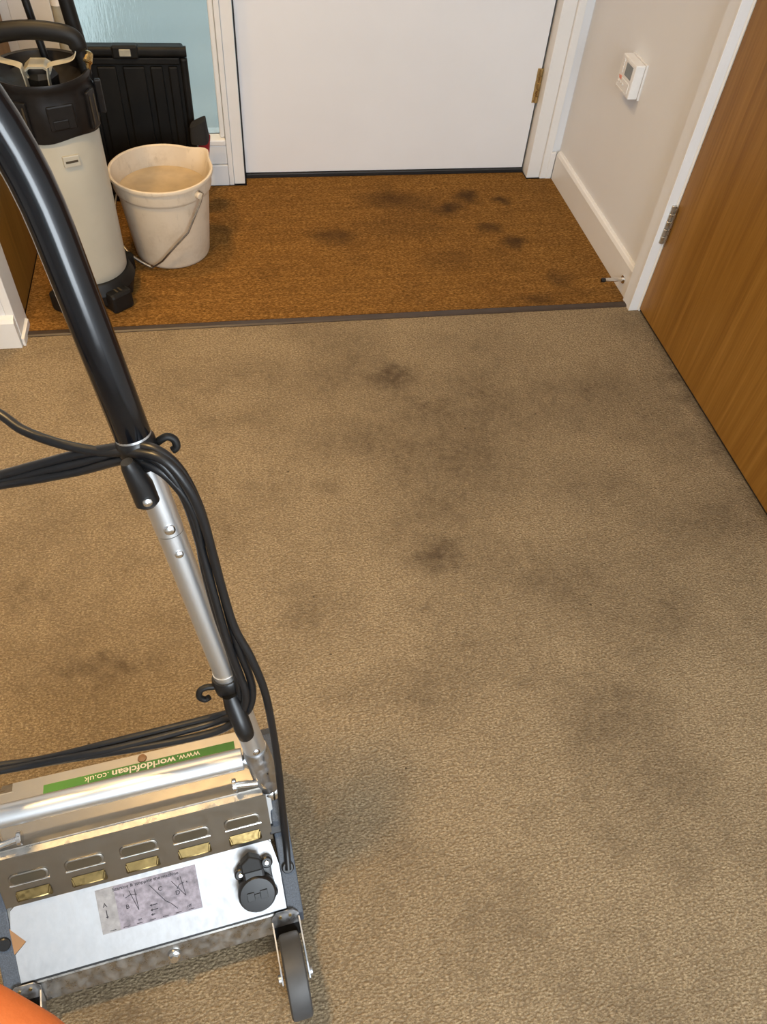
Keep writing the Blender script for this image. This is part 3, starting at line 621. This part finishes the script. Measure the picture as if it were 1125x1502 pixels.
# side housings
sp_prof = [(-0.128, 0.030), (-0.126, 0.072), (-0.118, 0.078), (-0.040, 0.147), (-0.032, 0.160), (-0.024, 0.176), (0.000, 0.195), (0.10, 0.190), (0.118, 0.170), (0.122, 0.05), (0.10, 0.030)]
for x0, x1 in ((0.1825, 0.2045), (-0.1985, -0.1765)):
    sh = obj('side_housing', poly_prism(sp_prof, 0, x0, x1, 0.002), 'side', mc)
    xm = (x0 + x1) / 2
    obj('cable_gland', xform(cyl((xm, 0.058, -0.002), (xm, 0.058, 0.004), 0.0088, 20, bev=0.0015), PN), 'rubber', sh, True)
    # open notch with the handle bracket
    obj('bracket_slot', xform(box(x0 - 0.006, x0 + 0.014, 0.112, 0.126, -0.002, 0.006, 0.002), PN), 'seal', sh)
    s_ = 1 if x0 > 0 else -1
    obj('handle_bracket', poly_prism([(-0.012, 0.155), (-0.024, 0.166), (0.012, 0.222), (0.030, 0.236), (0.038, 0.228), (0.020, 0.206)], 0, xm - s_ * 0.0105 - 0.004, xm - s_ * 0.0105 + 0.004, 0.001), 'alu', mc)
# brushes that carry the machine
for y in (-0.055, 0.052):
    obj('brush_roller', cyl((-0.165, y, 0.046), (0.165, y, 0.046), 0.046, 28), 'tyre', mc, True)
# rear transport wheels in forks
def wheel(xc):
    fk = obj('wheel_bracket', poly_prism([(xc + a, b_) for a, b_ in [(-0.0195, 0), (-0.0195, 0.016), (-0.012, 0.024), (0.012, 0.024), (0.0195, 0.016), (0.0195, 0)]], 2, 0, 0.002), 'cast', mc)
    FN = basis((0, -0.1335, 0.0635), (1, 0, 0), (0, 0.56, 0.83)); fk.data.transform(FN)
    for dx in (-0.007, 0.007): obj('rivet', xform(cyl((xc + dx, 0.016, 0.0018), (xc + dx, 0.016, 0.0035), 0.0022, 12), FN), 'brass', fk, True)
    for s_ in (-1, 1):
        obj('fork_arm', poly_prism([(-0.134, 0.062), (-0.130, 0.076), (-0.188, 0.068), (-0.208, 0.062), (-0.208, 0.046), (-0.188, 0.046), (-0.142, 0.050)], 0, xc + s_ * 0.0190 - 0.001, xc + s_ * 0.0190 + 0.001), 'cast', fk)
        obj('axle_cap', cyl((xc + s_ * 0.0185, -0.198, 0.0545), (xc + s_ * 0.0245, -0.198, 0.0545), 0.006, 14, bev=0.001), 'cast', fk, True)
    obj('fork_gap_shade', poly_prism([(-0.135, 0.060), (-0.134, 0.063), (-0.146, 0.0500), (-0.147, 0.047)], 0, xc - 0.0185, xc + 0.0185), 'rubber', fk)  # black filler imitates the shade between bracket and wheel
    wp = [(0.0, -0.0150), (0.040, -0.0150), (0.050, -0.0148), (0.0538, -0.0125), (0.0545, -0.008), (0.0545, 0.008), (0.0538, 0.0125), (0.050, 0.0148), (0.040, 0.0150), (0.0, 0.0150)]
    wb = lathe(wp, 44); xform(wb, Matrix.Translation((xc, -0.198, 0.0545)) @ Matrix.Rotation(PI / 2, 4, 'Y'))
    return obj('wheel', wb, 'tyre', mc, True)
wheel(0.1780); wheel(-0.1720)
# handle: two straight tubes that lean in and forward, joined by a bent grip
for side in (1, -1):
    def hp(s, dx=0, dy=0, dz=0):
        x = 0.184 - 0.0881 * s; y = 0.025 + 0.1804 * s; z = 0.23 + 0.6688 * s
        if side < 0: x = 0.006 - x
        return Vector((x + side * dx, y + dy, z + dz))
    dirv = (hp(1) - hp(0)).normalized()
    jt = obj('tube_socket', tube([hp(-.035), hp(-.02), hp(0.02), hp(0.085), hp(0.09)], [0.0165, 0.0175, 0.0178, 0.0172, 0.0160], 28), 'cast', mc, True)
    obj('socket_ring', tube([hp(-.062), hp(-.058), hp(-.04), hp(-.036)], [0.0125, 0.0175, 0.0175, 0.0150], 24), 'chrome', jt, True)
    lt = obj('lower_tube', tube([hp(0.085), hp(0.315)], 0.0152, 28), 'alu', mc, True)
    obj('middle_tube', tube([hp(0.30), hp(0.634)], 0.0143, 28), 'alu', mc, True)
    us = obj('upper_tube', tube([hp(0.6355), hp(0.80)], 0.0147, 28), 'alu', mc, True)
    bn = Vector((side * 0.15, -0.96, 0.24)); bn = (bn - dirv * bn.dot(dirv)).normalized()
    for s_, rr, par in ((0.100, 0.0055, lt), (0.650, 0.0062, us), (0.602, 0.0048, us)):
        screw('screw', hp(s_) + bn * 0.0138, bn, rr, 'chrome', par)
    obj('collar_ring', tube([hp(0.797), hp(0.812)], 0.0172, 28), 'alu', mc, True)
    # hooks
    lat = Vector((side, 0, 0)); lat = (lat - dirv * lat.dot(dirv)).normalized()
    uc = obj('cable_collar', tube([hp(0.755), hp(0.758), hp(0.797), hp(0.802)], [0.0165, 0.0185, 0.0192, 0.0176], 24), 'black', mc, True)
    c0 = hp(0.783)
    obj('small_hook', tube(smooth_path([c0 + lat * 0.017, c0 + lat * 0.024 + dirv * .003, c0 + lat * 0.030 + dirv * .004, c0 + lat * 0.035 - dirv * .001, c0 + lat * 0.035 - dirv * .009, c0 + lat * 0.030 - dirv * .012], 4), 0.0040, 12), 'blackm', uc, True)
    c1 = hp(0.727) + bn * 0.024 - lat * 0.010
    obj('cable_cleat', tube([c1 - dirv * 0.012, c1 - dirv * .008, c1 + dirv * 0.012, c1 + dirv * 0.038 + bn * .008 - lat * 0.003, c1 + dirv * 0.046 + bn * 0.009 - lat * .004], [0.008, 0.0120, 0.0120, 0.0085, 0.006], 18), 'black', uc, True)
    screw('cleat_screw', c1 + bn * 0.0115 - dirv * .001, bn, 0.0048, 'chrome', uc)
    lc = obj('cable_collar', tube([hp(0.268), hp(0.272), hp(0.300), hp(0.304)], [0.0172, 0.0192, 0.0192, 0.0178], 24), 'black', mc, True)
    c2 = hp(0.282)
    obj('small_hook', tube(smooth_path([c2 - lat * 0.016, c2 - lat * 0.027 + dirv * .004, c2 - lat * 0.036 + dirv * .002, c2 - lat * 0.040 - dirv * .008, c2 - lat * 0.035 - dirv * .016, c2 - lat * 0.029 - dirv * .014], 4), 0.0040, 12), 'blackm', lc, True)
    c3 = hp(0.262) + bn * 0.017 - lat * 0.004
    obj('cable_cleat', tube([c3 + dirv * .012, c3 - dirv * .004 + bn * .004, c3 - dirv * 0.018 + bn * .014, c3 - dirv * 0.032 + bn * .020, c3 - dirv * 0.046 + bn * 0.020, c3 - dirv * 0.049 + bn * .019], [0.010, 0.0125, 0.0115, 0.0115, 0.0105, 0.008], 16), 'black', lc, True)
    # grip half
    g0 = hp(0.802); ga = hp(1.08); ux = -lat
    pts = [g0, hp(0.806), hp(0.95), ga]; la = abs(ga.x - 0.003); rad = 0.16
    for k in range(1, 13):
        a = math.radians(90 * k / 12); pts.append(ga + dirv * rad * math.sin(a) + Vector((-side, 0, 0)) * (la - side * 0 - abs(dirv.x) * rad) * (1 - math.cos(a)) )
    end = pts[-1]; mid_ = Vector((0.003 - side * 0.002, end.y, end.z)); pts += [mid_]
    obj('handle_grip', tube(pts, [0.0160] + [0.0174] * (len(pts) - 1), 32), 'grip', mc, True)
# cross bar with end clamps
obj('cross_bar', cyl((-0.156, 0.041, 0.262), (0.158, 0.041, 0.262), 0.0150, 32, bev=0.001), 'alu', mc, True)
for s_ in (1, -1):
    xe = 0.158 if s_ > 0 else -0.156
    xs = (0.184 if s_ > 0 else -0.178)
    obj('bar_spigot', cyl((xe, 0.041, 0.262), (xs, 0.030, 0.250), 0.0105, 20), 'cast', mc, True)
    cb = obj('clamp_bolt', cyl((xs - s_ * 0.012, 0.012, 0.238), (xs - s_ * 0.044, 0.016, 0.240), 0.0045, 14), 'chrome', mc, True)
    obj('wing_nut', cyl((xs - s_ * 0.040, 0.016, 0.240), (xs - s_ * 0.046, 0.016, 0.240), 0.0095, 18, bev=0.001), 'chrome', cb, True)
# mains cable wound round the cleats
CAB = [[(-0.075, 0.23, 0.675), (-0.027, 0.211, 0.7), (0.017, 0.201, 0.717), (0.06, 0.187, 0.737), (0.102, 0.165, 0.759), (0.13, 0.149, 0.767), (0.15, 0.135, 0.749), (0.162, 0.122, 0.703), (0.167, 0.111, 0.637), (0.171, 0.095, 0.574), (0.176, 0.075, 0.508), (0.184, 0.062, 0.454), (0.184, 0.052, 0.42), (0.173, 0.045, 0.392), (0.151, 0.061, 0.366), (0.103, 0.067, 0.351), (0.007, 0.073, 0.334), (-0.088, 0.079, 0.318), (-0.172, 0.091, 0.311)],
       [(-0.076, 0.225, 0.67), (-0.03, 0.208, 0.689), (0.013, 0.194, 0.704), (0.056, 0.182, 0.719), (0.095, 0.164, 0.743), (0.123, 0.148, 0.76), (0.141, 0.136, 0.744), (0.152, 0.125, 0.702), (0.157, 0.11, 0.64), (0.161, 0.092, 0.581), (0.166, 0.073, 0.516), (0.173, 0.06, 0.462), (0.176, 0.049, 0.429), (0.166, 0.044, 0.396), (0.141, 0.057, 0.36), (0.101, 0.059, 0.35), (0.006, 0.064, 0.334), (-0.088, 0.073, 0.32), (-0.172, 0.082, 0.31)],
       [(-0.044, 0.26, 0.772), (-0.009, 0.233, 0.76), (0.01, 0.215, 0.752), (0.043, 0.195, 0.746), (0.081, 0.175, 0.747), (0.111, 0.153, 0.762), (0.138, 0.136, 0.763), (0.155, 0.123, 0.734), (0.164, 0.114, 0.684), (0.169, 0.099, 0.609), (0.176, 0.08, 0.538), (0.189, 0.064, 0.49), (0.199, 0.046, 0.433), (0.202, 0.027, 0.354), (0.202, 0.006, 0.279), (0.199, -0.023, 0.204), (0.197, -0.047, 0.145), (0.1935, -0.0765, 0.1185)],
       [(-0.172, 0.08, 0.308), (-0.139, 0.08, 0.311), (-0.055, 0.07, 0.321), (0.031, 0.057, 0.335), (0.109, 0.047, 0.35), (0.149, 0.045, 0.365), (0.166, 0.048, 0.399), (0.17, 0.061, 0.436), (0.167, 0.074, 0.491), (0.16, 0.09, 0.557), (0.156, 0.108, 0.625), (0.156, 0.122, 0.694), (0.141, 0.134, 0.736), (0.121, 0.147, 0.75), (0.093, 0.171, 0.744), (0.044, 0.189, 0.722), (-0.029, 0.211, 0.692), (-0.075, 0.228, 0.673)]]
cbm = None
for pts in CAB: cbm = tube(smooth_path(pts, 6), 0.0049, 12, cbm)
obj('mains_cable', cbm, 'rubber', mc, True)

# ================================================================ the photographer's hand, one fingertip in the lower left corner
HANDV = [(-0.221, 0.0792, 1.1139), (-0.3592, 0.0764, 1.1618), (-0.483, 0.0411, 1.1865)]
FING = [[(-0.0495, 0.0203, 1.1028), (-0.0686, 0.0319, 1.1032), (-0.089, 0.0423, 1.1059), (-0.1297, 0.0605, 1.118)],
        [(-0.061, 0.0135, 1.0931), (-0.0791, 0.0289, 1.0889), (-0.1003, 0.0409, 1.0904), (-0.1406, 0.0507, 1.1071)],
        [(-0.0763, 0.0039, 1.0823), (-0.0944, 0.0193, 1.0781), (-0.1135, 0.0303, 1.0792), (-0.1488, 0.0378, 1.095)],
        [(-0.0963, -0.0021, 1.0733), (-0.1145, 0.0132, 1.0691), (-0.1298, 0.0225, 1.0696), (-0.1563, 0.0258, 1.0839)],
        [(-0.104, 0.047, 1.1661), (-0.1261, 0.0587, 1.1685), (-0.1547, 0.0721, 1.1606), (-0.1945, 0.08, 1.1355)]]
verts, edges, rads = [], [], []
for p, r in zip(HANDV, (0.026, 0.031, 0.036)): verts.append(p); rads.append(r)
edges += [(0, 1), (1, 2)]
for fi, f in enumerate(FING):
    prev = 0
    if fi < 4:
        pm = tuple((a * 0.5 + b_ * 0.5) for a, b_ in zip(f[3], HANDV[0])); verts.append(pm); rads.append(0.0135); edges.append((0, len(verts) - 1)); prev = len(verts) - 1
    for p, r in zip(f[::-1], (0.0115, 0.0095, 0.0088, 0.0078) if fi != 4 else (0.013, 0.0115, 0.010, 0.0088)):
        verts.append(p); rads.append(r); edges.append((prev, len(verts) - 1)); prev = len(verts) - 1
me = bpy.data.meshes.new('hand'); me.from_pydata(verts, edges, [])
hand = bpy.data.objects.new('person_hand', me); COL.objects.link(hand)
md = hand.modifiers.new('skin', 'SKIN'); md.use_smooth_shade = True
for i, v in enumerate(me.skin_vertices[0].data): v.radius = (rads[i], rads[i]); v.use_root = (i == 0)
sd = hand.modifiers.new('sub', 'SUBSURF'); sd.levels = 2; sd.render_levels = 2
me.materials.append(M['skin'])
tag(hand, 'orange-toned fingertip of a hand in the bottom left corner', 'hand')
